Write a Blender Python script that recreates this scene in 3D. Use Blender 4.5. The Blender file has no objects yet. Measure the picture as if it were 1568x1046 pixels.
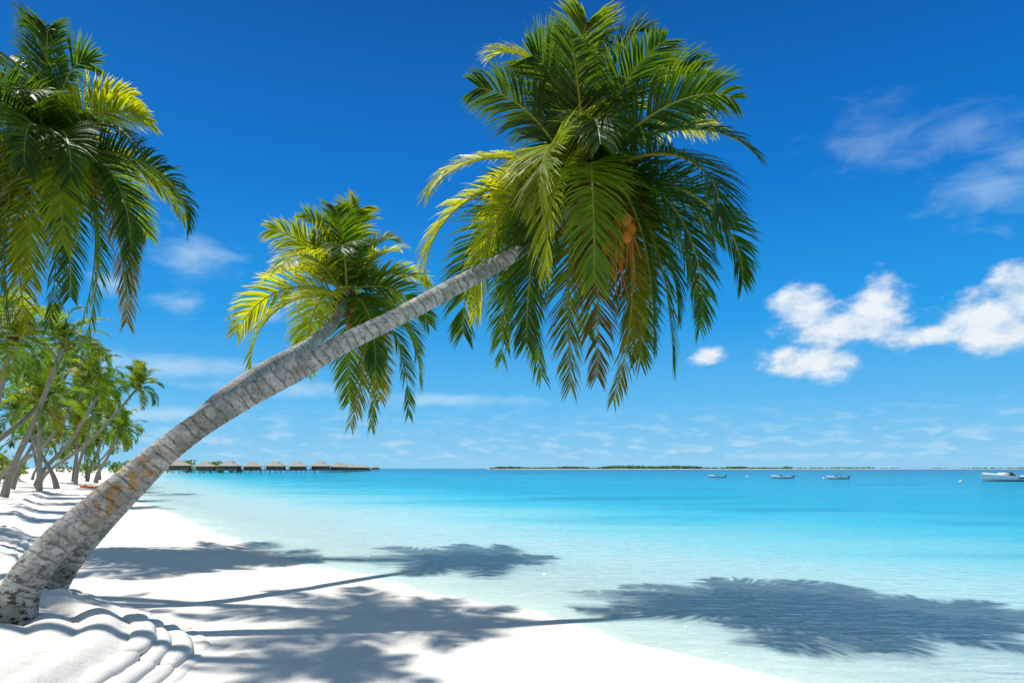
import bpy, math, random
import numpy as np
from mathutils import Vector, Matrix
rg = random.Random(11)
scene = bpy.context.scene
col_link = scene.collection.objects.link
Z = Vector((0, 0, 1))

# ------------------------------------------------------------------ helpers
def new_mat(name):
    m = bpy.data.materials.new(name); m.use_nodes = True
    nt = m.node_tree
    for n in list(nt.nodes): nt.nodes.remove(n)
    out = nt.nodes.new('ShaderNodeOutputMaterial')
    return m, nt, out

class G:
    """small node helper"""
    def __init__(s, nt): s.nt = nt
    def put(s, sock, v):
        if hasattr(v, 'is_linked') or isinstance(v, bpy.types.NodeSocket): s.nt.links.new(v, sock)
        else: sock.default_value = v
    def math(s, op, a, b=0.0, c=None, clamp=False):
        n = s.nt.nodes.new('ShaderNodeMath'); n.operation = op; n.use_clamp = clamp
        s.put(n.inputs[0], a); s.put(n.inputs[1], b)
        if c is not None: s.put(n.inputs[2], c)
        return n.outputs[0]
    def mix(s, f, a, b, mode='MIX'):
        n = s.nt.nodes.new('ShaderNodeMix'); n.data_type = 'RGBA'; n.blend_type = mode
        s.put(n.inputs[0], f)
        for i, v in ((6, a), (7, b)):
            if isinstance(v, (tuple, list)): v = (v[0], v[1], v[2], 1)
            s.put(n.inputs[i], v)
        return n.outputs[2]
    def noise(s, vec, scale, detail=4, rough=.55, dist=0.0, out=0):
        n = s.nt.nodes.new('ShaderNodeTexNoise')
        if vec is not None: s.nt.links.new(vec, n.inputs['Vector'])
        n.inputs['Scale'].default_value = scale; n.inputs['Detail'].default_value = detail
        n.inputs['Roughness'].default_value = rough; n.inputs['Distortion'].default_value = dist
        return n.outputs[out]
    def ramp(s, f, stops, interp='LINEAR'):
        n = s.nt.nodes.new('ShaderNodeValToRGB'); s.put(n.inputs[0], f)
        cr = n.color_ramp; cr.interpolation = interp
        while len(cr.elements) < len(stops): cr.elements.new(0.5)
        for e, (p, c) in zip(cr.elements, stops):
            e.position = p
            e.color = (c, c, c, 1) if isinstance(c, (int, float)) else (c[0], c[1], c[2], 1)
        return n.outputs[0]
    def maprange(s, v, a, b, c=0.0, d=1.0, smooth=False):
        n = s.nt.nodes.new('ShaderNodeMapRange')
        if smooth: n.interpolation_type = 'SMOOTHSTEP'
        s.put(n.inputs[0], v)
        for i, x in zip((1, 2, 3, 4), (a, b, c, d)): n.inputs[i].default_value = x
        return n.outputs[0]
    def mapping(s, vec, scale=(1, 1, 1), loc=(0, 0, 0), rot=(0, 0, 0)):
        n = s.nt.nodes.new('ShaderNodeMapping'); s.nt.links.new(vec, n.inputs[0])
        n.inputs['Scale'].default_value = scale; n.inputs['Location'].default_value = loc
        n.inputs['Rotation'].default_value = rot
        return n.outputs[0]
    def pos(s):
        return s.nt.nodes.new('ShaderNodeNewGeometry').outputs['Position']
    def attr(s, name, out='Color'):
        n = s.nt.nodes.new('ShaderNodeAttribute'); n.attribute_name = name
        return n.outputs[out]
    def bump(s, h, strength, dist):
        n = s.nt.nodes.new('ShaderNodeBump'); s.nt.links.new(h, n.inputs['Height'])
        n.inputs['Strength'].default_value = strength; n.inputs['Distance'].default_value = dist
        return n.outputs[0]
    def principled(s, color, rough=.6, spec=.3, normal=None, metallic=0):
        n = s.nt.nodes.new('ShaderNodeBsdfPrincipled')
        if isinstance(color, (tuple, list)): color = (color[0], color[1], color[2], 1)
        s.put(n.inputs['Base Color'], color); s.put(n.inputs['Roughness'], rough)
        n.inputs['Specular IOR Level'].default_value = spec; n.inputs['Metallic'].default_value = metallic
        if normal is not None: s.nt.links.new(normal, n.inputs['Normal'])
        return n

def simple_mat(name, color, rough=.6, spec=.3, nscale=3.0, namt=.25, bump=0.0):
    m, nt, out = new_mat(name); g = G(nt)
    n = g.noise(g.pos(), nscale, 4)
    c = g.mix(n, tuple(x*(1-namt) for x in color), tuple(min(1, x*(1+namt)) for x in color))
    nor = g.bump(n, .4, bump) if bump else None
    p = g.principled(c, rough, spec, nor)
    nt.links.new(p.outputs[0], out.inputs[0])
    return m

def mesh_obj(name, verts, faces, mats, parent=None, smooth=False, cols=None, midx=None, fattr=None):
    me = bpy.data.meshes.new(name)
    me.from_pydata([tuple(v) for v in verts], [], faces)
    for m in (mats if isinstance(mats, list) else [mats]): me.materials.append(m)
    if cols is not None:
        a = me.attributes.new('Col', 'FLOAT_COLOR', 'POINT')
        a.data.foreach_set('color', np.array([(c[0], c[1], c[2], 1) for c in cols], dtype=np.float32).ravel())
    if fattr:
        for k, arr in fattr.items():
            a = me.attributes.new(k, 'FLOAT', 'POINT'); a.data.foreach_set('value', np.asarray(arr, dtype=np.float32))
    if midx is not None: me.polygons.foreach_set('material_index', midx)
    if smooth: me.polygons.foreach_set('use_smooth', [True]*len(me.polygons))
    me.update()
    ob = bpy.data.objects.new(name, me); col_link(ob)
    if parent: ob.parent = parent
    return ob

def empty(name, loc=(0, 0, 0), rz=0):
    e = bpy.data.objects.new(name, None); e.location = loc; e.rotation_euler = (0, 0, rz)
    e.empty_display_size = .3
    col_link(e); return e

def catmull(pts, vals, step):
    P = [Vector(p) for p in pts]
    P = [P[0]*2-P[1]] + P + [P[-1]*2-P[-2]]
    V = [vals[0]] + list(vals) + [vals[-1]]
    out, ov = [], []
    for i in range(1, len(P)-2):
        n = max(2, int((P[i+1]-P[i]).length/step))
        for k in range(n):
            t = k/n
            p0, p1, p2, p3 = P[i-1:i+3]
            out.append(.5*((2*p1)+(p2-p0)*t+(2*p0-5*p1+4*p2-p3)*t*t+(3*p1-p0-3*p2+p3)*t**3))
            ov.append(V[i]*(1-t)+V[i+1]*t)
    out.append(P[-2]); ov.append(V[-2])
    return out, ov

# ------------------------------------------------------------------ materials
def leaf_material():
    m, nt, out = new_mat('palm_leaf'); g = G(nt)
    c = g.attr('Col')
    p = g.principled(c, .45, .32)
    tr = nt.nodes.new('ShaderNodeBsdfTranslucent')
    nt.links.new(g.mix(1.0, c, (3.9, 3.4, .45), 'MULTIPLY'), tr.inputs[0])
    mx = nt.nodes.new('ShaderNodeMixShader'); mx.inputs[0].default_value = .46
    nt.links.new(p.outputs[0], mx.inputs[1]); nt.links.new(tr.outputs[0], mx.inputs[2])
    nt.links.new(mx.outputs[0], out.inputs[0]); return m
LEAF = leaf_material()

def trunk_material():
    m, nt, out = new_mat('palm_bark'); g = G(nt)
    al = g.attr('along', 'Fac'); oc = g.attr('ochre', 'Fac'); sc = g.attr('scar', 'Fac')
    P = g.pos()
    n1 = g.noise(P, 5, 6, .65); n2 = g.noise(P, 22, 5, .7); n3 = g.noise(P, 2.4, 3)
    n4 = g.noise(P, 9, 4, .6)
    base = g.mix(g.maprange(n1, .3, .7), (.29, .28, .26), (.64, .62, .58))
    base = g.mix(g.maprange(n3, .47, .64, 0, .8), base, (.22, .23, .18))
    base = g.mix(g.math('MULTIPLY', g.maprange(n4, .50, .60), g.math('MULTIPLY', oc, .8)), base, (.46, .21, .02))
    dark = g.math('MULTIPLY', g.maprange(n2, .50, .62), .62)
    base = g.mix(dark, base, (.10, .092, .08))
    base = g.mix(g.math('MULTIPLY', sc, g.maprange(n1, .3, .6, .15, .95)), base, (.08, .072, .06))
    holes = g.noise(g.mapping(P, (9, 9, 16)), 1.0, 3, .6)
    low = g.maprange(al, .3, 2.0, 1, 0)
    base = g.mix(g.math('MULTIPLY', g.maprange(holes, .54, .59), low), base, (.03, .022, .016))
    h = g.math('ADD', n2, g.math('MULTIPLY', sc, -.5))
    p = g.principled(base, .85, .15, g.bump(h, .9, .025))
    nt.links.new(p.outputs[0], out.inputs[0]); return m
BARK = trunk_material()
GREYBARK = simple_mat('dark_palm_bark', (.24, .22, .185), .9, .1, 4, .45, .02)  # darker grey-brown bark tone, used on the background palms
FIBRE = simple_mat('palm_fibre', (.16, .085, .03), .9, .1, 14, .6, .02)
NUT = simple_mat('coconut_husk', (.24, .15, .03), .45, .3, 6, .4, .005)
ORANGE = simple_mat('flower_stalk', (.45, .14, .02), .6, .2, 6, .35)
RACHIS = simple_mat('frond_rachis', (.26, .26, .035), .45, .3, 3, .3)

# ------------------------------------------------------------------ palms
class Buf:
    def __init__(s): s.v = []; s.f = []; s.c = []; s.m = []
    def tube(s, pts, rads, n=6, mi=0, col=(1, 1, 1), cap=True):
        b0 = len(s.v)
        up = Vector((.13, .21, .97))
        for i, (p, r) in enumerate(zip(pts, rads)):
            t = (pts[min(i+1, len(pts)-1)]-pts[max(i-1, 0)]).normalized()
            a = t.cross(up)
            if a.length < .1: a = t.cross(Vector((1, 0, 0)))
            a.normalize(); b = t.cross(a)
            for k in range(n):
                an = 2*math.pi*k/n
                s.v.append(p+(a*math.cos(an)+b*math.sin(an))*r); s.c.append(col)
        for i in range(len(pts)-1):
            for k in range(n):
                s.f.append((b0+i*n+k, b0+i*n+(k+1) % n, b0+(i+1)*n+(k+1) % n, b0+(i+1)*n+k)); s.m.append(mi)
        if cap:
            s.f.append(tuple(b0+k for k in range(n))[::-1]); s.m.append(mi)
            s.f.append(tuple(b0+(len(pts)-1)*n+k for k in range(n))); s.m.append(mi)
    def ball(s, c, r, mi, col=(1, 1, 1), sz=1.15, n=8, m=6):
        b0 = len(s.v)
        for i in range(m+1):
            th = math.pi*i/m
            for k in range(n):
                ph = 2*math.pi*k/n
                s.v.append(c+Vector((math.sin(th)*math.cos(ph)*r, math.sin(th)*math.sin(ph)*r, math.cos(th)*r*sz)))
                s.c.append(col)
        for i in range(m):
            for k in range(n):
                s.f.append((b0+i*n+k, b0+(i+1)*n+k, b0+(i+1)*n+(k+1) % n, b0+i*n+(k+1) % n)); s.m.append(mi)

def bez(p, t):
    u = 1-t
    return p[0]*(u**3)+p[1]*(3*u*u*t)+p[2]*(3*u*t*t)+p[3]*(t**3)
def bezd(p, t):
    u = 1-t
    return (p[1]-p[0])*(3*u*u)+(p[2]-p[1])*(6*u*t)+(p[3]-p[2])*(3*t*t)

def frond(B, bp, Lmax, n, w, col, droop, r, roll=0.0, tipcol=None):
    L = (bp[3]-bp[0]).length
    head = bp[3]-bp[0]; head.z = 0
    if head.length < .2: head = Vector((r.uniform(-1, 1), r.uniform(-1, 1), 0))
    S0 = head.cross(Z).normalized()
    K = 14
    B.tube([bez(bp, i/K) for i in range(K+1)], [.036*(L/4+.2)*(1-i/K)**.8+.004 for i in range(K+1)], 5, 1, (.3, .3, .05), False)
    gaps = [r.uniform(.3, .95) for _ in range(4)]
    for i in range(n):
        s = .12+.88*(i+.5)/n
        pos = bez(bp, s); T = bezd(bp, s).normalized()
        S = (S0-T*S0.dot(T))
        if S.length < .1: continue
        S.normalize(); N = S.cross(T)
        if roll:
            R = Matrix.Rotation(roll*(.4+s), 3, T); S = R @ S; N = R @ N
        lp = min(1, .45+s*2.6)*(1-.60*s**4)
        for side in (-1, 1):
            if r.random() < .04 or any(abs(s-q) < .010 for q in gaps): continue
            a = math.radians(22+36*s+r.uniform(-6, 6))
            d = S*(side*math.cos(a))+T*math.sin(a)+N*(.34-.28*s+r.uniform(-.11, .11))
            d.normalize()
            LL = Lmax*lp*r.uniform(.84, 1.06)
            g = droop*r.uniform(.65, 1.4)
            p = pos.copy()
            W = (T-d*T.dot(d)).normalized()+N*r.uniform(-.5, .5)
            W = (W-d*W.dot(d)).normalized()
            b0 = len(B.v); br = r.uniform(.70, 1.3)
            cc = (col[0]*br, col[1]*br, col[2]*br)
            tc = tipcol or (cc[0]*1.5, cc[1]*1.12, cc[2])
            ws = (.6, 1.0, .75)
            for k in range(3):
                B.v.append(p+W*(w*ws[k]*.5)); B.v.append(p-W*(w*ws[k]*.5)); B.c += [cc, cc]
                p = p+d*(LL*(.28, .36, .36)[k])
                d = (d-Z*(g*(.22, .43, .55)[k])).normalized()
                W = (W-d*W.dot(d)).normalized()
            B.v.append(p); B.c.append(tc)
            B.f += [(b0, b0+1, b0+3, b0+2), (b0+2, b0+3, b0+5, b0+4), (b0+4, b0+5, b0+6)]; B.m += [0, 0, 0]

def frond_curve(c, d):
    d = Vector(d); L = d.length; h = Vector((d.x, d.y, 0)); dz = d.z
    q = dz/L
    if q > .35:
        p1 = h*.18+Z*(dz*.5); p2 = h*.55+Z*(dz*1.0+.06*L)
    elif q > -.35:
        p1 = h*.30+Z*(dz*.3+.27*L); p2 = h*.78+Z*(dz*.55+.30*L)
    else:
        hn = h.normalized() if h.length > .1 else Vector((1, 0, 0))
        h2 = h if h.length > .35*L else hn*(.35*L)
        p1 = h2*.55+Z*(.14*L); p2 = h2*1.02+Z*(dz*.38+.03*L)
    return [c.copy(), c+p1, c+p2, c+d]

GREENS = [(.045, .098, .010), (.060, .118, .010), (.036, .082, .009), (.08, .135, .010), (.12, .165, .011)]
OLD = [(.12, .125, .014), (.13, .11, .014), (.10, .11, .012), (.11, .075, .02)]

def build_trunk(name, pts, radii, parent, seed=0, seg=22, step=.025, ochre=None, mat=None):
    C, Rr = catmull(pts, radii, step)
    n = seg; V = []; F = []; al = []; oc = []; sc = []
    acc = 0; rr = random.Random(seed)
    marks = []
    x = 0
    while x < 40:
        x += rr.uniform(.07, .19); marks.append(x)
    mi = 0
    for i, (p, r) in enumerate(zip(C, Rr)):
        if i: acc += (p-C[i-1]).length
        while marks[mi] < acc: mi += 1
        prev = marks[mi-1] if mi else 0
        ph = (acc-prev)/(marks[mi]-prev)
        t = (C[min(i+1, len(C)-1)]-C[max(i-1, 0)]).normalized()
        a = t.cross(Vector((0, 1, 0)))
        if a.length < .1: a = t.cross(Vector((1, 0, 0)))
        a.normalize(); b = t.cross(a)
        for k in range(n):
            an = 2*math.pi*k/n
            tilt = math.sin(an+1.0)*.12+math.sin(3*an+mi)*.08
            phk = (ph+tilt) % 1.0
            lump = 1+.03*math.sin(an*2+acc*1.3+seed)+.015*math.sin(an*5+acc*4)+.04*math.sin(acc*2.1+seed)*.5+.05*math.exp(-acc*1.2)*math.sin(an*6+acc*3)
            rad = r*lump*(1+.04*(phk-.5))
            V.append(p+(a*math.cos(an)+b*math.sin(an))*rad)
            al.append(acc); sc.append(max(0, 1-min(phk, 1-phk)/.12))
            o = 0
            if ochre: o = max(0, 1-abs(acc-ochre[0])/ochre[1])
            oc.append(min(1, o*1.6))
    for i in range(len(C)-1):
        for k in range(n):
            F.append((i*n+k, i*n+(k+1) % n, (i+1)*n+(k+1) % n, (i+1)*n+k))
    F.append(tuple((len(C)-1)*n+k for k in range(n)))
    return mesh_obj(name, V, F, mat or BARK, parent, True, fattr={'along': al, 'ochre': oc, 'scar': sc})

def rand_tips(r, n, L, elmax=82, elmin=-68):
    tips = []
    for i in range(n):
        az = i*2.39996+r.uniform(-.35, .35); f = i/(n-1)
        el = math.radians(elmax+(elmin-elmax)*f**.85+r.uniform(-10, 10))
        l = L*r.uniform(.8, 1.1)*(1-.12*abs(math.sin(el)))
        tips.append((math.cos(az)*math.cos(el)*l, math.sin(az)*math.cos(el)*l, math.sin(el)*l))
    return tips

def crown_mesh(name, c, tips, Lmax, n, w, parent, seed, droop=.75, nuts=8, orange=(), boots=.3, k=1.0):
    r = random.Random(seed); B = Buf()
    c = Vector(c)
    for i, t in enumerate(tips):
        d = Vector(t[:3])*k
        j = c+Vector((r.uniform(-.1, .1), r.uniform(-.1, .1), r.uniform(-.12, .14)))*boots*3
        if d.z < -.5*d.length: j.z -= .15
        bp = frond_curve(j, d)
        colr = r.choice(GREENS)
        if len(t) > 3 and t[3] == 'y': colr = (.22, .26, .012)  # sunlit frond: brightness painted into the leaf colour
        elif len(t) > 3 and t[3] == 'd': colr = (.028, .066, .011)  # frond on the dark side: shade painted into its green
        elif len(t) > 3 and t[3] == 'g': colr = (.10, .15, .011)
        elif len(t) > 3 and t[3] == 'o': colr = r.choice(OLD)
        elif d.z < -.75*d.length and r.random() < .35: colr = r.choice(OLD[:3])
        frond(B, bp, Lmax*r.uniform(.86, 1.1), n, w, colr, droop*r.uniform(.7, 1.3), r, r.uniform(-.6, .6))
    for i in range(12):
        az = i*2.4; q = Vector((math.cos(az), math.sin(az), 0))
        B.tube([c-Z*boots*1.6+q*boots*.35, c-Z*boots*.4+q*boots*.75, c+Z*boots*.7+q*boots*.8], [boots*.32, boots*.34, boots*.08], 6, 2)
    for i in range(nuts):
        az = r.uniform(0, 6.28); q = Vector((math.cos(az), math.sin(az), 0))
        B.ball(c+q*boots*r.uniform(1.0, 1.7)-Z*boots*r.uniform(1.0, 2.6), boots*.42, 3)
    for (ox, oy, oz) in orange:
        p0 = c-Z*boots*.6; p1 = c+Vector((ox, oy, oz))
        for k_ in range(20):
            e = p1+Vector((r.uniform(-.38, .38), r.uniform(-.3, .3), r.uniform(-1.4, -.5)))
            m_ = (p1+e)/2+Vector((r.uniform(-.12, .12), r.uniform(-.12, .12), .12))
            B.tube([p0, p0.lerp(p1, .6)+Z*.12, p1, m_, e], [.026, .022, .018, .015, .008], 4, 4)
        for k_ in range(7):
            B.ball(p1+Vector((r.uniform(-.25, .25), r.uniform(-.2, .2), r.uniform(-.6, -.1))), .09, 4, sz=1.2)
    return mesh_obj(name, B.v, B.f, [LEAF, RACHIS, FIBRE, NUT, ORANGE], parent, False, B.c, B.m)

# --- main leaning palm
pm = empty('coconut_palm', (-6.0, 8.3, 0))
def off(pts, o): return [tuple(Vector(p)-Vector(o)) for p in pts]
tp = [(-6.12, 8.28, .02), (-6.08, 8.3, .35), (-6.03, 8.4, .73), (-5.80, 8.6, 1.19), (-5.40, 8.9, 1.7), (-4.88, 9.2, 2.26), (-4.35, 9.4, 2.76),
      (-3.82, 9.65, 3.17), (-3.18, 9.95, 3.60), (-2.58, 10.2, 4.03), (-1.87, 10.6, 4.5), (-1.1, 11.1, 5.06), (-.48, 11.5, 5.52),
      (.18, 11.9, 6.01), (.77, 12.2, 6.6), (1.2, 12.3, 7.2)]
tr = [.38, .285, .23, .198, .185, .175, .166, .160, .154, .147, .141, .136, .131, .128, .13, .12]
o = (-6.0, 8.3, 0)
build_trunk('trunk', off(tp, o), tr, pm, 3, 28, .02, (2.4, .85))
t1 = [(.4, .3, 2.9, 'd'), (1.0, -.5, 2.6, 'd'), (1.8, .6, 2.25), (-.45, 1.0, 2.2), (-1.7, .5, 2.8, 'y'), (-1.85, -.8, 1.4, 'd'),
      (-.9, -.9, 1.8), (.1, -.6, 2.5), (1.3, 1.2, 2.1, 'y'), (2.1, -.4, 1.8),
      (-2.9, .3, 0.0, 'y'), (-2.85, -.3, -1.75, 'y'), (-2.4, 1.0, -2.6, 'd'), (-1.6, .8, -3.1), (-.8, -1.5, -2.1, 'y'), (-.7, .2, -3.6),
      (-.1, .8, -3.6, 'o'), (.6, 0, -3.9, 'o'), (1.2, -.8, -3.2, 'd'), (1.8, .5, -3.3), (2.5, .6, -2.6), (2.9, -.4, -1.9), (3.3, -.2, .35, 'd'),
      (2.75, .8, 1.4, 'y'), (2.3, -1.5, .8), (.0, -2.8, -.6, 'd'), (-.9, -2.5, -1.3), (1.9, -2.3, -1.4, 'd'), (-.1, -2.3, -2.4), (1.0, 2.8, 0),
      (-.9, 2.7, .3), (2.0, 2.2, -.8), (-1.8, 2.2, -.8), (.5, 2.5, -2.2), (-.5, -2.4, 1.2, 'd'), (1.1, -2.2, 1.3), (-1.5, 1.6, -2.6, 'd'),
      (1.3, 1.2, -3.2, 'o'), (.4, .9, -3.4, 'o'), (2.2, 1.4, -2.0), (2.0, -1.4, -2.6, 'd'), (2.8, .8, -.8), (-1.9, -.2, -2.5, 'y'), (-1.1, -.7, -2.9, 'd'), (1.4, 1.6, -2.8, 'd')]
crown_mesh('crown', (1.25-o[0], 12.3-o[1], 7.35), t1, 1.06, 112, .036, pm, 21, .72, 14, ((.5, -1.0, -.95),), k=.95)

# --- second leaning palm behind
p2e = empty('coconut_palm', (-7.45, 10.7, 0)); o = (-7.45, 10.7, 0)
tp = [(-7.45, 10.7, 0), (-6.95, 10.75, .75), (-6.16, 10.85, 1.70), (-5.66, 11.7, 2.68), (-5.47, 12.8, 3.50), (-5.09, 14.2, 4.31), (-4.66, 15.65, 5.03), (-4.42, 17.0, 5.85), (-4.45, 18.2, 6.9)]
build_trunk('trunk', off(tp, o), [.26, .18, .15, .143, .14, .138, .135, .13, .13], p2e, 8, 20, .03)
def px(lst, sc, c):
    out = []
    for q in lst:
        out.append(((q[0]-c[0])*sc, q[2], (c[1]-q[1])*sc)+tuple(q[3:]))
    return out
t2 = px([(445, 360, .3), (470, 325, -.6), (515, 310, .5), (548, 308, -.3), (600, 345, .4), (652, 420, .2, 'y'), (655, 490, .4), (398, 415, .4, 'y'), (363, 505, -.3, 'y'),
         (388, 560, -.6, 'y'), (535, 645, .2, 'o'), (578, 642, -.4), (628, 625, .3), (650, 575, 0), (620, 385, -.9, 'y'), (500, 570, -1.8, 'y'), (560, 590, 1.8),
         (480, 440, -3.0, 'y'), (560, 420, -3.0, 'd'), (600, 560, -1.8, 'd'), (440, 380, -1.9), (500, 420, 3.2), (580, 450, 3.0), (620, 520, 1.9), (430, 520, 1.8), (530, 340, -1.6), (520, 600, .8)], .0176, (527, 445))
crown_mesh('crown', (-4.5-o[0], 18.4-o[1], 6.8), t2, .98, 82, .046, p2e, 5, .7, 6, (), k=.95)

# --- tall palm at left edge
p3e = empty('coconut_palm', (-17.5, 15.5, 0)); o = (-17.5, 15.5, 0)
tp = [(-17.5, 15.5, 0), (-17.2, 15.8, 2), (-16.2, 16.8, 5.5), (-14.6, 18.1, 8.8), (-13.2, 19.0, 10.8)]
build_trunk('trunk', off(tp, o), [.34, .24, .2, .19, .17], p3e, 12, 16, .05)
t3 = px([(28, 10, .3, 'd'), (85, 50, -.5, 'd'), (115, 75, .5), (190, 130, .3, 'y'), (242, 195, -.2, 'y'), (283, 345, .2, 'd'), (215, 400, -.6, 'd'), (180, 495, .4), (130, 470, -.8, 'd'), (60, 510, .3, 'd'), (85, 450, -1.2, 'g'),
         (10, 460, -.9, 'd'), (-20, 400, 1), (-90, 380, 0), (-120, 250, .5), (-100, 150, -.5), (-40, 60, .7), (100, 260, -4.0, 'd'), (20, 280, -4.0, 'd'), (120, 300, 3.8), (0, 250, 3.8), (190, 330, -2.5, 'd'), (150, 420, 1.8), (40, 390, -3.0, 'd'), (-40, 350, -2.6), (150, 220, -2.8), (110, 500, .4), (20, 520, .3, 'o'), (150, 330, -3, 'd'),
         (240, 300, 1.8), (205, 450, -.3, 'd'), (0, 500, 0, 'd'), (95, 520, .8), (160, 400, -2.0, 'g'), (-60, 450, .6), (40, 480, -1.6, 'd'), (250, 260, -1.5, 'd')], .0182, (65, 235))
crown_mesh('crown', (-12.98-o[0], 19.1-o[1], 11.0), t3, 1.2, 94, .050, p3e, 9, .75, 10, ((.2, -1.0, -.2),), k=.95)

# --- instanced variants for the other palms
VAR = []
for k in range(5):
    r = random.Random(60+k)
    e = empty('tmp')
    c = crown_mesh('crown', (0, 0, 0), rand_tips(r, 19+2*k, 3.3, 80-3*k, -50-4*k), .95, 34, .085, e, 70+k, .65, 6)
    VAR.append(c.data); bpy.data.objects.remove(c); bpy.data.objects.remove(e)
def bg_palm(base, top, var, rz, sc=1.0, rad=.19, bend=.0):
    b = Vector(base); t = Vector(top)-b
    e = empty('coconut_palm', base)
    mid = t*.5+Vector((0, 0, -bend*t.length))
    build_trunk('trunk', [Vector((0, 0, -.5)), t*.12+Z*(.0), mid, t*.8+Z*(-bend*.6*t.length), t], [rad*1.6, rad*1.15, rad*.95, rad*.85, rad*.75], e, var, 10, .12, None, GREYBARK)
    c = bpy.data.objects.new('crown', VAR[var % 5]); col_link(c); c.parent = e
    c.location = t; c.rotation_euler = (rg.uniform(-.25, .25), rg.uniform(-.25, .25), rz); c.scale = (sc, sc*rg.uniform(.85, 1.1), sc*rg.uniform(.8, 1.15))
# off-frame palms that throw the beach shadows
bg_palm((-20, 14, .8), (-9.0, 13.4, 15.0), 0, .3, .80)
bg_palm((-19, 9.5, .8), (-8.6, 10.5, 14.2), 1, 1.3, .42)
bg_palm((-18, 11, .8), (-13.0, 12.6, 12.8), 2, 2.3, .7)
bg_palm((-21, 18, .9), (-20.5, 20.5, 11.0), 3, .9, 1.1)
# cluster along the beach
for i, (b, t, sc, bd) in enumerate([
        ((-42.5, 61, .9), (-32.8, 60, 9.4), .8, .06), ((-30.5, 41, 1), (-26.2, 40, 9.6), .9, .03), ((-28.5, 36, 1), (-25.6, 35, 8.9), .9, .04),
        ((-38, 50, 1), (-29.6, 48, 8.6), .75, .10), ((-36, 52, 1), (-34.6, 50, 8.3), 1.0, .03), ((-50, 82, 1), (-45.9, 80, 6.9), .9, .05),
        ((-46, 72, 1), (-44.5, 70, 7.4), 1.1, .03), ((-38, 57, 1), (-39.7, 55, 6.8), .85, .03), ((-46, 66, 1), (-39, 65, 9.9), .9, .07),
        ((-64, 91, 1), (-60, 90, 7.1), 1.1, .05), ((-61, 101, 1), (-60.7, 100, 6.2), 1.1, .0), ((-34, 37, 1), (-28.9, 42, 6.2), .8, .10),
        ((-41, 56, 1), (-37.5, 58, 11), 1.0, .04), ((-48, 75, 1), (-45, 74, 9.8), 1.0, .03), ((-75, 120, 1), (-69, 120, 8), 1.1, .06),
        ((-47, 68, 1), (-46.5, 66, 5.2), 1.0, .02), ((-54, 84, 1), (-53.5, 84, 5.0), 1.1, .02), ((-56, 90, 1), (-52, 88, 8.6), 1.0, .05), ((-24.5, 29, 1), (-22.5, 29, 7.6), .75, .04)]):
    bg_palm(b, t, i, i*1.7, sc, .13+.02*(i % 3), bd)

# ------------------------------------------------------------------ terrain
SH = np.array([(-300, 40), (-50, 8), (0, 4.6), (5, 3.6), (7.1, 2.75), (8.4, 1.74), (10.1, .5), (13.3, -2.3), (17.3, -6), (27.7, -12.8), (47.9, -26.8), (100, -57), (190, -108), (300, -160), (9000, -5000)], float)
ME_ = np.array([(-300, -5), (0, -3.2), (5, -3.35), (7.3, -3.65), (8.4, -4.1), (9.3, -4.8), (10.6, -6.5), (14, -9.8), (25, -17.5), (45, -31), (100, -63), (300, -170), (9000, -5200)], float)
def sdist(X, Y, T):
    best = np.full(X.shape, 1e9)
    for (y0, x0), (y1, x1) in zip(T[:-1], T[1:]):
        dx, dy = x1-x0, y1-y0; l2 = dx*dx+dy*dy
        t = np.clip(((X-x0)*dx+(Y-y0)*dy)/l2, 0, 1)
        best = np.minimum(best, np.hypot(X-x0-t*dx, Y-y0-t*dy))
    return np.where(X < np.interp(Y, T[:, 0], T[:, 1]), best, -best)
def sm(x): x = np.clip(x, 0, 1); return x*x*(3-2*x)
def wob(X, Y, s, seed=0.0):
    return (np.sin(X*s*1.3+Y*s*.7+seed)+np.sin(X*s*.6-Y*s*1.7+2*seed+1.3)+.6*np.sin(X*s*2.9+Y*s*2.3+3*seed)+.5*np.sin(-X*s*4.1+Y*s*3.1+seed))/3.1
def height(X, Y):
    d = sdist(X, Y, SH)+.35*wob(X, Y, .8, 1.0)+.1*wob(X, Y, 3.1, 2.0)
    z = np.where(d > 0, .022*np.minimum(d, 4)+.006*np.clip(d-4, 0, 6), np.maximum(.04*d, -3))
    e = sdist(X, Y, ME_)+.12*wob(X, Y, .6, 4.0)
    z = z+.22*sm(e/.6)+.85*sm((e-2.2)/8)
    q = e/.50+.14*wob(X, Y, .7, 7.0)+.03*wob(X, Y, 2.3, 2.0)
    fr = q-np.floor(q)
    amp = np.where(Y < 60, .105+.02*np.sin(np.floor(q)*1.7), .0)*sm((e-.3)/.4)*(.75+.25*wob(X, Y, .9, 9.0))
    z = z+amp*(1-(2*fr-1)**2)
    z = z+.012*wob(X, Y, 2.2, 3.0)*sm(d/1.5)+.003*wob(X, Y, 6.5, 5.0)*sm(d/1.5)
    return z
def arange(a, b, st): return list(np.arange(a, b, st))
xs = [-9000, -4000, -1500, -700, -400, -250, -150, -110]+arange(-90, -40, 2.5)+arange(-40, -15, .4)+arange(-15, -2, .045)+arange(-2, 8, .14)+arange(8, 40, 1.6)+[45, 60, 100, 200, 400, 1000, 4000, 9000]
ys = [-300, -60, -20, -5, 0, 2]+arange(3, 15, .05)+arange(15, 30, .12)+arange(30, 60, .5)+arange(60, 130, 3)+[140, 170, 200, 300, 400, 600, 1000, 2000, 4500, 9000]
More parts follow.
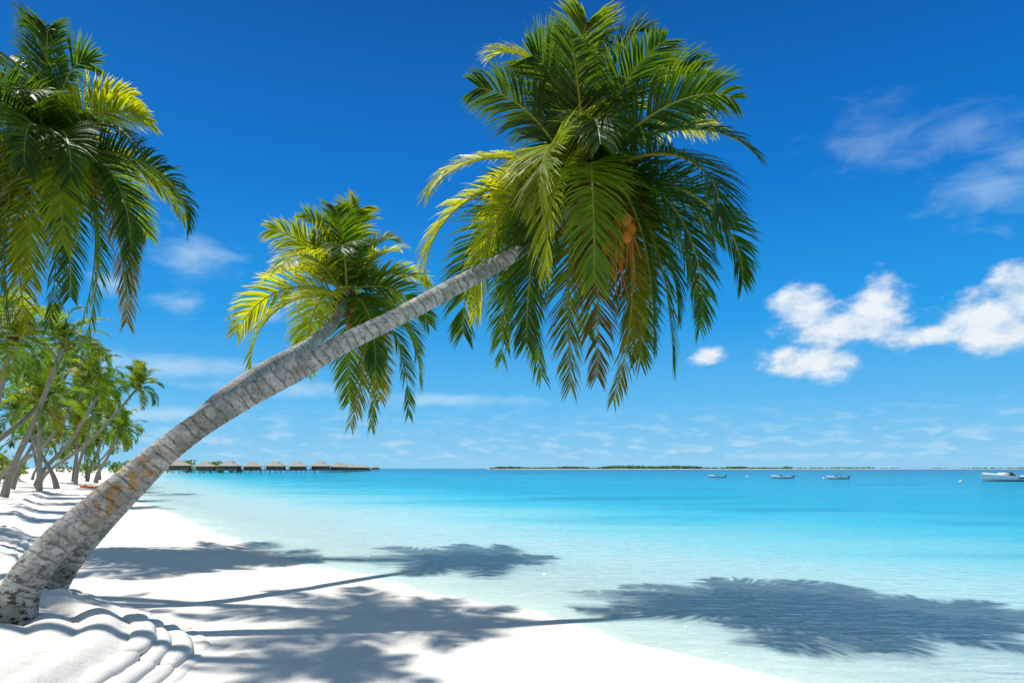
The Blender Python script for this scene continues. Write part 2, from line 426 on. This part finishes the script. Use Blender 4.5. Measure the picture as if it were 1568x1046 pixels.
def grid(name, xs, ys, hf, mat, attr=None):
    X, Y = np.meshgrid(np.array(xs, float), np.array(ys, float))
    Zz = hf(X, Y); nx, ny = len(xs), len(ys)
    co = np.stack([X, Y, Zz], -1).reshape(-1, 3)
    i = np.arange(ny-1)[:, None]*nx+np.arange(nx-1)[None, :]
    F = np.stack([i, i+1, i+nx+1, i+nx], -1).reshape(-1, 4)
    me = bpy.data.meshes.new(name)
    me.vertices.add(len(co)); me.vertices.foreach_set('co', co.ravel())
    me.loops.add(F.size); me.loops.foreach_set('vertex_index', F.ravel().astype(np.int32))
    me.polygons.add(len(F)); me.polygons.foreach_set('loop_start', np.arange(0, F.size, 4, dtype=np.int32))
    me.polygons.foreach_set('loop_total', np.full(len(F), 4, dtype=np.int32))
    me.polygons.foreach_set('use_smooth', np.ones(len(F), dtype=bool))
    me.update(calc_edges=True); me.validate()
    if attr:
        for k, fn in attr.items():
            a = me.attributes.new(k, 'FLOAT', 'POINT'); a.data.foreach_set('value', fn(X, Y).astype(np.float32).ravel())
    me.materials.append(mat)
    ob = bpy.data.objects.new(name, me); col_link(ob); return ob

m, nt, out = new_mat('white_coral_sand'); g = G(nt); P = g.pos()
n1 = g.noise(P, .9, 4, .6); n2 = g.noise(P, 60, 3, .7); n3 = g.noise(P, 7, 4, .6)
c = g.mix(g.maprange(n1, .3, .7), (.74, .70, .65), (.82, .78, .72))
c = g.mix(g.maprange(n3, .60, .74, 0, .35), c, (.58, .52, .44))
hh = g.math('ADD', g.math('MULTIPLY', n2, .3), g.math('ADD', g.math('MULTIPLY', n3, .9), g.math('MULTIPLY', n1, .6)))
p = g.principled(c, .95, .1, g.bump(hh, .6, .05)); nt.links.new(p.outputs[0], out.inputs[0]); SAND = m
grid('beach_sand', xs, ys, height, SAND)

# water
m, nt, out = new_mat('lagoon_water'); g = G(nt); P = g.pos()
sd = g.attr('shore', 'Fac')
pn = g.noise(g.mapping(P, (.05, .16, 1)), 1.0, 4, .6, .6)
big = g.noise(g.mapping(P, (.008, .03, 1)), 1.0, 3, .55, .5)
sdn = g.math('ADD', sd, g.math('MULTIPLY', g.math('SUBTRACT', pn, .5), g.math('MULTIPLY', g.math('MINIMUM', sd, 30), 1.0)))
lg = g.math('DIVIDE', g.math('LOGARITHM', g.math('MAXIMUM', g.math('ADD', sdn, 1), 1), 10), 3.6)
def L(d): return math.log10(d+1)/3.6
colr = g.ramp(lg, [(0, (.60, .79, .80)), (L(3), (.60, .80, .80)), (L(7), (.48, .76, .79)), (L(11), (.27, .67, .74)), (L(19), (.06, .48, .63)), (L(34), (.012, .36, .54)), (L(80), (.018, .34, .53)), (L(200), (.012, .27, .47)), (L(700), (.005, .18, .36)), (1, (.003, .14, .32))])
patch = g.math('MULTIPLY', g.maprange(pn, .52, .66), g.maprange(sd, 8, 25))
colr = g.mix(g.math('MULTIPLY', patch, .55), colr, (.01, .22, .38))
patch2 = g.math('MULTIPLY', g.maprange(big, .5, .62), g.maprange(sd, 60, 120))
colr = g.mix(g.math('MULTIPLY', patch2, .5), colr, (.006, .18, .36))
opac = g.ramp(lg, [(0, 0), (L(.8), .3), (L(4), .65), (L(14), .9), (L(22), 1)])
w1 = g.noise(g.mapping(P, (1.1, 3.4, 1), rot=(0, 0, .22)), 1.5, 4, .55, .5)
w2 = g.noise(g.mapping(P, (.25, .7, 1), rot=(0, 0, -.2)), 1.0, 3, .6, .3)
bump = g.bump(g.math('ADD', w1, w2), 1.0, .24)
colr = g.mix(g.maprange(w1, .42, .62, 0, .25), colr, g.mix(1.0, colr, (.45, .80, .95), 'MULTIPLY'))
dif = nt.nodes.new('ShaderNodeBsdfDiffuse'); nt.links.new(colr, dif.inputs[0])
tra = nt.nodes.new('ShaderNodeBsdfTransparent'); tra.inputs[0].default_value = (.86, .97, .98, 1)
mx = nt.nodes.new('ShaderNodeMixShader'); nt.links.new(opac, mx.inputs[0]); nt.links.new(tra.outputs[0], mx.inputs[1]); nt.links.new(dif.outputs[0], mx.inputs[2])
gl = nt.nodes.new('ShaderNodeBsdfGlossy'); gl.inputs['Roughness'].default_value = .08; nt.links.new(bump, gl.inputs['Normal'])
fr = nt.nodes.new('ShaderNodeFresnel'); fr.inputs[0].default_value = 1.33; nt.links.new(bump, fr.inputs['Normal'])
fac = g.math('MULTIPLY', g.math('MINIMUM', g.math('MULTIPLY', fr.outputs[0], 1.2), .58), g.maprange(sd, 0, 2.5, .25, 1.0))
mx2 = nt.nodes.new('ShaderNodeMixShader'); nt.links.new(fac, mx2.inputs[0]); nt.links.new(mx.outputs[0], mx2.inputs[1]); nt.links.new(gl.outputs[0], mx2.inputs[2])
nt.links.new(mx2.outputs[0], out.inputs[0]); WATER = m
wx = [-9000, -4000, -1500, -600, -300, -200, -150]+arange(-120, -30, 3)+arange(-30, 12, .5)+arange(12, 60, 2)+[70, 100, 150, 250, 500, 1000, 2500, 5000, 9000]
wy = [-300, -50, -10, 0, 3]+arange(4, 30, .5)+arange(30, 70, 2)+arange(70, 200, 8)+[220, 300, 450, 700, 1200, 2500, 5000, 9000]
grid('lagoon_water', wx, wy, lambda X, Y: X*0.0, WATER, {'shore': lambda X, Y: -sdist(X, Y, SH)-.3*wob(X, Y, .8, 1.0)})

# long sandbags around the palm's bank
SBM = simple_mat('sandbag_cloth', (.72, .69, .64), .9, .1, 5, .08, .02)
def hz(x, y): return float(height(np.array([[x]]), np.array([[y]]))[0, 0])
V = []; F = []
rb = random.Random(4)
ed, _ = catmull([(x, y, 0) for y, x in ((3.0, -3.15), (5, -3.25), (7.3, -3.6), (8.4, -4.05), (9.3, -4.8), (10.6, -6.5), (14, -9.8), (20, -14))], [0]*8, .05)
for row in range(4):
    i = rb.randint(0, 25)
    while i < len(ed)-2:
        Lb = rb.uniform(1.1, 1.9)
        n = max(3, int(Lb/.05))
        if i+n >= len(ed): break
        zc = .045+row*.07+rb.uniform(-.012, .012)
        o_ = row*.18-.12+rb.uniform(-.02, .02)
        b0 = len(V); nu, nv = 56, 12
        hw, hh_ = rb.uniform(.125, .15), rb.uniform(.07, .082)
        sd_ = rb.uniform(0, 6)
        for j in range(nv+1):
            th = -math.pi/2+math.pi*j/nv
            for k in range(nu):
                ph = 2*math.pi*k/nu
                def sp(v, e): return math.copysign(abs(v)**e, v)
                x = .505*sp(math.cos(th), .3)*sp(math.cos(ph), .5)
                y = hw*sp(math.cos(th), .7)*sp(math.sin(ph), .45)
                z = hh_*sp(math.sin(th), .9)*(1+.10*math.sin(x*14+sd_))
                y *= 1+.05*math.sin(x*18+sd_)
                fidx = i+(x+.5)*n; i0 = max(0, min(len(ed)-2, int(fidx))); q0 = ed[i0].lerp(ed[i0+1], min(1, max(0, fidx-i0)))
                t_ = (ed[min(len(ed)-1, i0+4)]-ed[max(0, i0-4)]).normalized(); n_ = Vector((-t_.y, t_.x, 0))
                if n_.x > 0: n_ = -n_
                p_ = q0+n_*(o_+y+.02*math.sin(i0*.11+row))
                V.append((p_.x, p_.y, zc+z))
        for j in range(nv):
            for k in range(nu):
                F.append((b0+j*nu+k, b0+j*nu+(k+1) % nu, b0+(j+1)*nu+(k+1) % nu, b0+(j+1)*nu+k))
        i += n
mesh_obj('sandbag_revetment', V, F, SBM, None, True)

# ------------------------------------------------------------------ foliage masses / islands
def foliage_mass(name, pts, dark=(.03, .06, .015), light=(.09, .14, .02), leaf=.4, per=60, seed=1):
    r = random.Random(seed); V = []; F = []; C = []
    for (x, y, z, rad) in pts:
        for i in range(per):
            v = Vector((r.gauss(0, 1), r.gauss(0, 1), r.gauss(0, 1))).normalized()*rad*r.uniform(.5, 1.05)
            v.z *= .8
            c = Vector((x, y, z))+v
            if c.z < 0: c.z = .1
            a = Vector((r.uniform(-1, 1), r.uniform(-1, 1), r.uniform(-1, 1))).normalized(); b = a.cross(Vector((r.uniform(-1, 1), r.uniform(-1, 1), .5))).normalized()
            l = leaf*r.uniform(.5, 1.3); b0 = len(V)
            V += [c-a*l, c-b*l*.4, c+a*l, c+b*l*.4]; F.append((b0, b0+1, b0+2, b0+3))
            f = r.random(); col = tuple(dark[k]*(1-f)+light[k]*f for k in range(3)); C += [col]*4
    return mesh_obj(name, V, F, LEAF, None, False, C)
r = random.Random(3)
foliage_mass('shrub_thicket', [(-(.72*y)-r.uniform(0, 18), y, r.uniform(1.2, 3.0), r.uniform(1.0, 2.0)) for y in [r.uniform(58, 130) for _ in range(90)]], leaf=.35, per=110, seed=2)
foliage_mass('distant_treeline', [(-225+i*1.35+r.uniform(-1, 1), 340+r.uniform(-8, 25), r.uniform(1, 5), r.uniform(1.5, 3.2)) for i in range(66)], leaf=.9, per=40, seed=3)
def island(name, x0, x1, y, hmax, seed, n, dens):
    r = random.Random(seed); pts = []
    for i in range(n):
        x = x0+(x1-x0)*i/n+r.uniform(-3, 3)
        f = .5+.5*math.sin(x*.013+seed)+.35*math.sin(x*.05+seed*2)
        h = hmax*.35 if f < dens else hmax*(.5+.5*min(1, f))
        pts.append((x, y+r.uniform(-12, 12), h*.45, h*r.uniform(.4, .62)))
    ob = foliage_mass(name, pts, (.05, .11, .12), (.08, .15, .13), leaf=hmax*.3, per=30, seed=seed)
    V = []; F = []; N = 60
    for i in range(N+1):
        t = i/N; x = x0-10+(x1-x0+20)*t; wdt = 22*math.sin(math.pi*t)**.4+1
        V += [(x, y-wdt-14, -.2), (x, y-wdt, .7), (x, y+wdt, .7)]
    for i in range(N):
        F += [(3*i, 3*i+3, 3*i+4, 3*i+1), (3*i+1, 3*i+4, 3*i+5, 3*i+2)]
    mesh_obj('shore', V, F, SAND, ob, True)
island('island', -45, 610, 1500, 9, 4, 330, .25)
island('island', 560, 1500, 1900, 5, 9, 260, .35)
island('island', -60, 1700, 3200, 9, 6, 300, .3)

# ------------------------------------------------------------------ water villas
THATCH = simple_mat('grey_thatch', (.38, .35, .30), .95, .1, 2.0, .3, .05)
WALL = simple_mat('timber_wall', (.18, .13, .09), .8, .2, 2, .3)
WOOD = simple_mat('weathered_timber', (.32, .28, .23), .85, .1, 2, .3)
GLASS = simple_mat('dark_glass', (.03, .05, .06), .1, .6, 1, .1)
def boxes(name, lst, mat, parent):
    V = []; F = []
    for (x0, y0, z0, x1, y1, z1) in lst:
        b = len(V)
        V += [(x0, y0, z0), (x1, y0, z0), (x1, y1, z0), (x0, y1, z0), (x0, y0, z1), (x1, y0, z1), (x1, y1, z1), (x0, y1, z1)]
        F += [tuple(b+k for k in q) for q in ((3, 2, 1, 0), (4, 5, 6, 7), (0, 1, 5, 4), (1, 2, 6, 5), (2, 3, 7, 6), (3, 0, 4, 7))]
    return mesh_obj(name, V, F, mat, parent)
villa_data = None
def villa(loc, sc, rz):
    global villa_data
    e = empty('water_villa', loc, rz); e.scale = (sc, sc, sc*.86)
    if villa_data is None:
        hw, hd = 3.9, 4.2
        V = [(-hw-.9, -hd-.9, 4.0), (hw+.9, -hd-.9, 4.0), (hw+.9, hd+.9, 4.0), (-hw-.9, hd+.9, 4.0),
             (-hw*.55, -hd*.55, 5.5), (hw*.55, -hd*.55, 5.5), (hw*.55, hd*.55, 5.5), (-hw*.55, hd*.55, 5.5),
             (-1.2, 0, 7.0), (1.2, 0, 7.0), (-hw-.9, -hd-.9, 3.75), (hw+.9, -hd-.9, 3.75), (hw+.9, hd+.9, 3.75), (-hw-.9, hd+.9, 3.75)]
        F = [(0, 1, 5, 4), (1, 2, 6, 5), (2, 3, 7, 6), (3, 0, 4, 7), (4, 5, 9, 8), (5, 6, 9), (6, 7, 8, 9), (7, 4, 8),
             (10, 11, 1, 0), (11, 12, 2, 1), (12, 13, 3, 2), (13, 10, 0, 3), (13, 12, 11, 10)]
        a = mesh_obj('roof', V, F, THATCH, e)
        b = boxes('walls', [(-hw, -hd+1.5, 1.75, hw, hd, 3.9)], WALL, e)
        c = boxes('deck', [(-hw-.6, -hd-1.2, 1.5, hw+.6, hd+.4, 1.74)]+[(-hw-.5+i*1.04, -hd-1.15, 1.745, -hw-.42+i*1.04, -hd-1.07, 2.6) for i in range(9)]+[(-hw-.5, -hd-1.17, 2.6, hw+.5, -hd-1.05, 2.68)]+
                  [(x, -hd-.4, 1.745, x+.18, -hd-.22, 3.8) for x in (-hw-.3, -1.6, 1.5, hw+.1)], WOOD, e)
        d = boxes('stilts', [(x, y, -2, x+.22, y+.22, 1.5) for x in (-4.0, -1.4, 1.2, 3.8) for y in (-5, 4)], WOOD, e)
        f = boxes('windows', [(x, -hd+1.46, 1.9, x+1.2, -hd+1.49, 3.5) for x in (-3.4, -1.8, .6, 2.2)], GLASS, e)
        villa_data = [(q.name, q.data) for q in (a, b, c, d, f)]
    else:
        for n, dta in villa_data:
            ob = bpy.data.objects.new(n.split('.')[0], dta); col_link(ob); ob.parent = e
vs = [(-146, 300, 1.0, .25), (-136, 303, .9, .2), (-126.5, 306, .95, .1), (-117.5, 309, .88, .25), (-108, 312, .93, .1), (-99, 316, .9, .2), (-92, 328, .95, .05), (-88, 345, .85, .1),
      (-93.5, 380, .8, .1), (-99, 420, .8, .1), (-107, 475, .8, .1), (-116, 540, .8, .1), (-126, 630, .8, .1)]
for x, y, s_, rz in vs: villa((x, y, 0), s_, rz)
pts = [(-150, 322), (-96, 345), (-104, 420), (-136, 660)]
bx = []
for (x0, y0), (x1, y1) in zip(pts[:-1], pts[1:]):
    n = int(math.hypot(x1-x0, y1-y0)/4)
    for i in range(n):
        x = x0+(x1-x0)*i/n; y = y0+(y1-y0)*i/n
        bx += [(x-2, y-1.2, 1.25, x+2.2, y+1.0, 1.4), (x, y, -2, x+.25, y+.25, 1.25)]
boxes('pier_walkway', bx, WOOD, None)

# ------------------------------------------------------------------ boats
GEL = simple_mat('white_gelcoat', (.78, .80, .80), .25, .5, 1, .03)
NAVY = simple_mat('navy_canvas', (.02, .035, .07), .6, .3, 2, .2)
DARK = simple_mat('black_plastic', (.02, .02, .022), .4, .4, 2, .2)
def boat(loc, Lb, rz, canopy=True, cabin=False):
    e = empty('motorboat', loc, rz)
    N = 14; V = []; F = []; hb = Lb*.17
    for i in range(N+1):
        t = i/N; x = (t-.5)*Lb
        b = hb*(1-max(0, (t-.45)/.55)**2.4)*(.88+.12*min(1, t*4)); b = max(b, .02)
        sh = Lb*.075+Lb*.055*t**2; kz = -.12*Lb*.3+max(0, t-.75)**1.5*Lb*.8*.35
        rake = Lb*.05*max(0, t-.6)/.4
        row = [(x+rake, -b, sh), (x+rake*.5, -b*.86, sh*.35), (x, 0, kz), (x+rake*.5, b*.86, sh*.35), (x+rake, b, sh), (x+rake, b*.86, sh+.02), (x+rake, b*.8, sh*.55), (x+rake, -b*.8, sh*.55), (x+rake, -b*.86, sh+.02)]
        V += row
    m_ = 9
    for i in range(N):
        for k in range(m_):
            F.append((i*m_+k, i*m_+(k+1) % m_, (i+1)*m_+(k+1) % m_, (i+1)*m_+k))
    F.append(tuple(range(m_))[::-1]); F.append(tuple(N*m_+k for k in range(m_)))
    mesh_obj('hull', V, F, GEL, e)
    sh = Lb*.09
    V = []; F = []
    for i in range(7):
        t = .62+.36*i/6; x = (t-.5)*Lb+Lb*.05*max(0, t-.6)/.4; b = hb*.86*(1-((t-.45)/.55)**2.4); s_ = Lb*.075+Lb*.055*t**2+.03
        V += [(x, -b, s_), (x, 0, s_+.06*Lb*.4), (x, b, s_)]
    for i in range(6): F += [(3*i, 3*i+3, 3*i+4, 3*i+1), (3*i+1, 3*i+4, 3*i+5, 3*i+2)]
    mesh_obj('foredeck', V, F, GEL, e)
    x = .1*Lb
    mesh_obj('windshield', [(x+.05*Lb, -hb*.7, sh), (x+.05*Lb, hb*.7, sh), (x-.02*Lb, hb*.6, sh+.07*Lb), (x-.02*Lb, -hb*.6, sh+.07*Lb), (x-.1*Lb, -hb*.72, sh), (x-.1*Lb, hb*.72, sh)],
             [(0, 1, 2, 3), (0, 3, 4), (1, 5, 2)], GLASS, e)
    boxes('console', [(x-.12*Lb, -hb*.3, sh*.5, x-.03*Lb, hb*.3, sh+.03*Lb), (-.3*Lb, -hb*.6, sh*.5, -.22*Lb, hb*.6, sh+.01*Lb)], GEL, e)
    boxes('outboard', [(-.56*Lb, -.03*Lb, -.03*Lb, -.52*Lb, .03*Lb, .06*Lb), (-.58*Lb, -.035*Lb, .06*Lb, -.505*Lb, .035*Lb, .14*Lb)], DARK, e)
    boxes('rub_rail', [(-.48*Lb, sg*hb-.02, sh*.55, -.0*Lb, sg*hb+.02, sh*.72) for sg in (-1, 1)], NAVY, e)
    if canopy:
        hc = sh+.17*Lb; V = []; F = []
        for i in range(7):
            a = -1+2*i/6
            V += [(-.2*Lb, a*hb*.75, hc-.02*Lb*a*a), (.08*Lb, a*hb*.75, hc-.02*Lb*a*a)]
        for i in range(6): F.append((2*i, 2*i+1, 2*i+3, 2*i+2))
        mesh_obj('canopy', V, F, NAVY, e)
        boxes('canopy_frame', [(px_, py_, sh*.8, px_+.02, py_+.02, hc-.02*Lb) for px_ in (-.19*Lb, .07*Lb) for py_ in (-hb*.72, hb*.70)], GEL, e)
    if cabin:
        V = []; F = []
        prof = [(-.02, sh+.0), (.02, sh+.055*Lb), (.14, sh+.06*Lb), (.28, sh+.01*Lb)]
        for (px_, pz) in prof: V += [(px_*Lb, -hb*.6, pz), (px_*Lb, hb*.6, pz)]
        for i in range(3): F.append((2*i, 2*i+1, 2*i+3, 2*i+2))
        F += [(0, 2, 4, 6), (7, 5, 3, 1)]
        mesh_obj('cuddy_cabin', V, F, GEL, e)
        boxes('cabin_windows', [(.03*Lb, -hb*.605, sh+.02*Lb, .16*Lb, -hb*.602, sh+.045*Lb)], GLASS, e)
    return e
boat((49.6, 165, 0), 3.9, math.pi, False)
boat((59.3, 150, 0), 4.7, math.pi, False)
boat((66.7, 140, 0), 4.4, math.pi, True)
boat((84.2, 115, 0), 9.8, math.pi, False, True)
BUO = simple_mat('buoy_plastic', (.75, .75, .72), .4, .4, 2, .05)
for (x, y) in ((54.5, 158), (58.5, 170), (69, 105), (-59, 145), (63, 138)):
    B = Buf(); B.ball(Vector((0, 0, .12)), .22, 0, sz=1.0, n=10); B.tube([Vector((0, 0, .3)), Vector((0, 0, .5))], [.05, .03], 6, 0)
    b = mesh_obj('mooring_buoy', B.v, B.f, BUO, None, True); b.location = (x, y, 0)

# kayak
KAY = simple_mat('orange_kayak_plastic', (.75, .12, .015), .35, .4, 1, .05)
V = []; F = []
N = 16
for i in range(N+1):
    t = i/N*2-1; b = .36*(1-abs(t)**2.2)+.01; zr = .12*abs(t)**3
    x = t*1.8
    V += [(x, -b, .22+zr), (x, -b*.7, .05+zr), (x, 0, zr), (x, b*.7, .05+zr), (x, b, .22+zr), (x, b*.5, .30+zr-.14*(abs(t) < .3)), (x, -b*.5, .30+zr-.14*(abs(t) < .3))]
for i in range(N):
    for k in range(7): F.append((i*7+k, i*7+(k+1) % 7, (i+1)*7+(k+1) % 7, (i+1)*7+k))
F.append(tuple(range(7))[::-1]); F.append(tuple(N*7+k for k in range(7)))
k = mesh_obj('kayak', V, F, KAY, None, True); k.location = (-43, 71, hz(-43, 71)+.02); k.rotation_euler = (0, 0, .15)

# ------------------------------------------------------------------ sky
w = bpy.data.worlds.new('sky'); scene.world = w; w.use_nodes = True
w.cycles.sampling_method = 'NONE'
nt = w.node_tree
for n in list(nt.nodes): nt.nodes.remove(n)
g = G(nt)
outw = nt.nodes.new('ShaderNodeOutputWorld'); bg = nt.nodes.new('ShaderNodeBackground'); nt.links.new(bg.outputs[0], outw.inputs[0])
sky = nt.nodes.new('ShaderNodeTexSky'); sky.sky_type = 'NISHITA'; sky.sun_disc = False
SD = Vector((-.46, .22, 1)).normalized()
sky.sun_elevation = math.asin(SD.z); sky.sun_rotation = math.atan2(SD.x, SD.y) % (2*math.pi)
sky.altitude = 0; sky.air_density = 1.0; sky.dust_density = .3; sky.ozone_density = 3
tc = nt.nodes.new('ShaderNodeTexCoord'); V_ = tc.outputs['Generated']
sep = nt.nodes.new('ShaderNodeSeparateXYZ'); nt.links.new(V_, sep.inputs[0])
X_, Y_, Z_ = sep.outputs
az = g.math('ARCTAN2', X_, Y_)
el = g.math('ARCTAN2', Z_, g.math('SQRT', g.math('ADD', g.math('MULTIPLY', X_, X_), g.math('MULTIPLY', Y_, Y_))))
# deep tropical blue towards the north, unseen sky behind and overhead made paler to fill the shadows (values are for strength 0.1)
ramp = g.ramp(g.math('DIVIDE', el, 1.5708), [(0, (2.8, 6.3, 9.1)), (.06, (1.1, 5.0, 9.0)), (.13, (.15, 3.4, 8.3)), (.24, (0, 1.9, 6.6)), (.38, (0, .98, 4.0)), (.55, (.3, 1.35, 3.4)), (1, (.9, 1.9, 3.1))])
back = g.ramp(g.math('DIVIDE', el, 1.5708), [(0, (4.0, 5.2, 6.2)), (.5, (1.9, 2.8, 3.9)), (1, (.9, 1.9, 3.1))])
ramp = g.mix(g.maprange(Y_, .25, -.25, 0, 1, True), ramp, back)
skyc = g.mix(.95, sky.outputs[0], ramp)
comb = nt.nodes.new('ShaderNodeCombineXYZ'); nt.links.new(az, comb.inputs[0]); nt.links.new(g.math('MULTIPLY', el, 1.5), comb.inputs[1])
cn = g.noise(comb.outputs[0], 19, 8, .60, .1)
cn2 = g.noise(g.mapping(comb.outputs[0], (1, 1, 1), (-.008, .018, 0)), 19, 5, .60, .1)
def cloud_group(lst):
    best = None
    for (tx, tz, rx, rz_) in lst:
        a0 = math.atan(tx); ca = math.cos(a0); e0 = math.atan(tz*ca)
        ra = rx/1045*ca*ca; re = rz_/1045*ca
        u = g.math('DIVIDE', g.math('SUBTRACT', az, a0), ra); v = g.math('DIVIDE', g.math('SUBTRACT', el, e0), re)
        d = g.math('SUBTRACT', 1, g.math('SQRT', g.math('ADD', g.math('MULTIPLY', u, u), g.math('MULTIPLY', v, v))))
        best = d if best is None else g.math('SMOOTH_MAX', best, d, .2)
    return best
thick = cloud_group([(.43, .232, 66, 42), (.535, .240, 54, 46), (.48, .202, 105, 32), (.69, .220, 90, 48), (.76, .255, 78, 60), (.73, .198, 115, 36), (.60, .192, 85, 22), (.43, .155, 90, 32), (.285, .164, 32, 17)])
ta = g.maprange(g.math('ADD', thick, g.math('MULTIPLY', g.math('SUBTRACT', cn, .48), 1.7)), -.02, .70, 0, .93, True)
cw = g.noise(g.mapping(comb.outputs[0], (1, 1.6, 1), rot=(0, 0, -.3)), 15, 6, .6, .4)
thin = cloud_group([(.70, .41, 120, 52), (.75, .45, 90, 40), (.53, .485, 110, 52), (.66, .5, 90, 42), (-.468, .31, 80, 42), (-.487, .243, 85, 20), (-.58, .27, 50, 24), (-.36, .22, 70, 14)])
tb = g.math('MULTIPLY', g.maprange(g.math('ADD', thin, g.math('MULTIPLY', g.math('SUBTRACT', cw, .50), 2.4)), -.1, 1.5, 0, 1, True), g.maprange(el, .40, .30, .24, .55))
streak = cloud_group([(-.50, .150, 260, 26), (-.34, .117, 190, 20), (-.1, .10, 180, 15), (-.5, .08, 160, 16)])
cb = g.noise(g.mapping(comb.outputs[0], (1, 2.4, 1)), 26, 4, .55, .3)
tcx = g.math('MULTIPLY', g.maprange(g.math('ADD', streak, g.math('MULTIPLY', g.math('SUBTRACT', cw, .5), 1.6)), 0.0, 1.2, 0, 1, True), .5)
band = g.math('MULTIPLY', g.maprange(el, .004, .02), g.maprange(el, .10, .03))
td = g.math('MULTIPLY', g.math('MULTIPLY', g.maprange(cb, .46, .70, 0, 1, True), band), .42)
shade = g.maprange(g.math('ADD', g.math('SUBTRACT', cn, cn2), g.math('MULTIPLY', thick, .12)), -.12, .15, 0, 1)
ccol = g.mix(shade, (4.8, 6.6, 8.6), (9.0, 9.4, 9.7))
skyc = g.mix(td, skyc, (6.8, 8.4, 9.4))
skyc = g.mix(tcx, skyc, (6.5, 8.4, 9.6))
skyc = g.mix(tb, skyc, (6.0, 8.1, 9.5))
skyc = g.mix(ta, skyc, ccol)
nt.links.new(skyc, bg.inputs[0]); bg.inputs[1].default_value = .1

sun = bpy.data.lights.new('sun', 'SUN'); sun.energy = 5.0; sun.angle = math.radians(.6); sun.color = (1, .96, .88)
so = bpy.data.objects.new('sun', sun); col_link(so); so.rotation_euler = (-SD).to_track_quat('-Z', 'Y').to_euler(); so.location = (-20, 10, 40)

cam = bpy.data.cameras.new('camera'); cam.lens = 24; cam.sensor_width = 36; cam.shift_y = .1237; cam.clip_end = 20000; cam.clip_start = .1
co = bpy.data.objects.new('camera', cam); col_link(co); co.location = (0, 0, 2.2); co.rotation_euler = (math.pi/2, 0, 0)
scene.camera = co
scene.view_settings.view_transform = 'Standard'; scene.view_settings.look = 'None'; scene.view_settings.exposure = 0
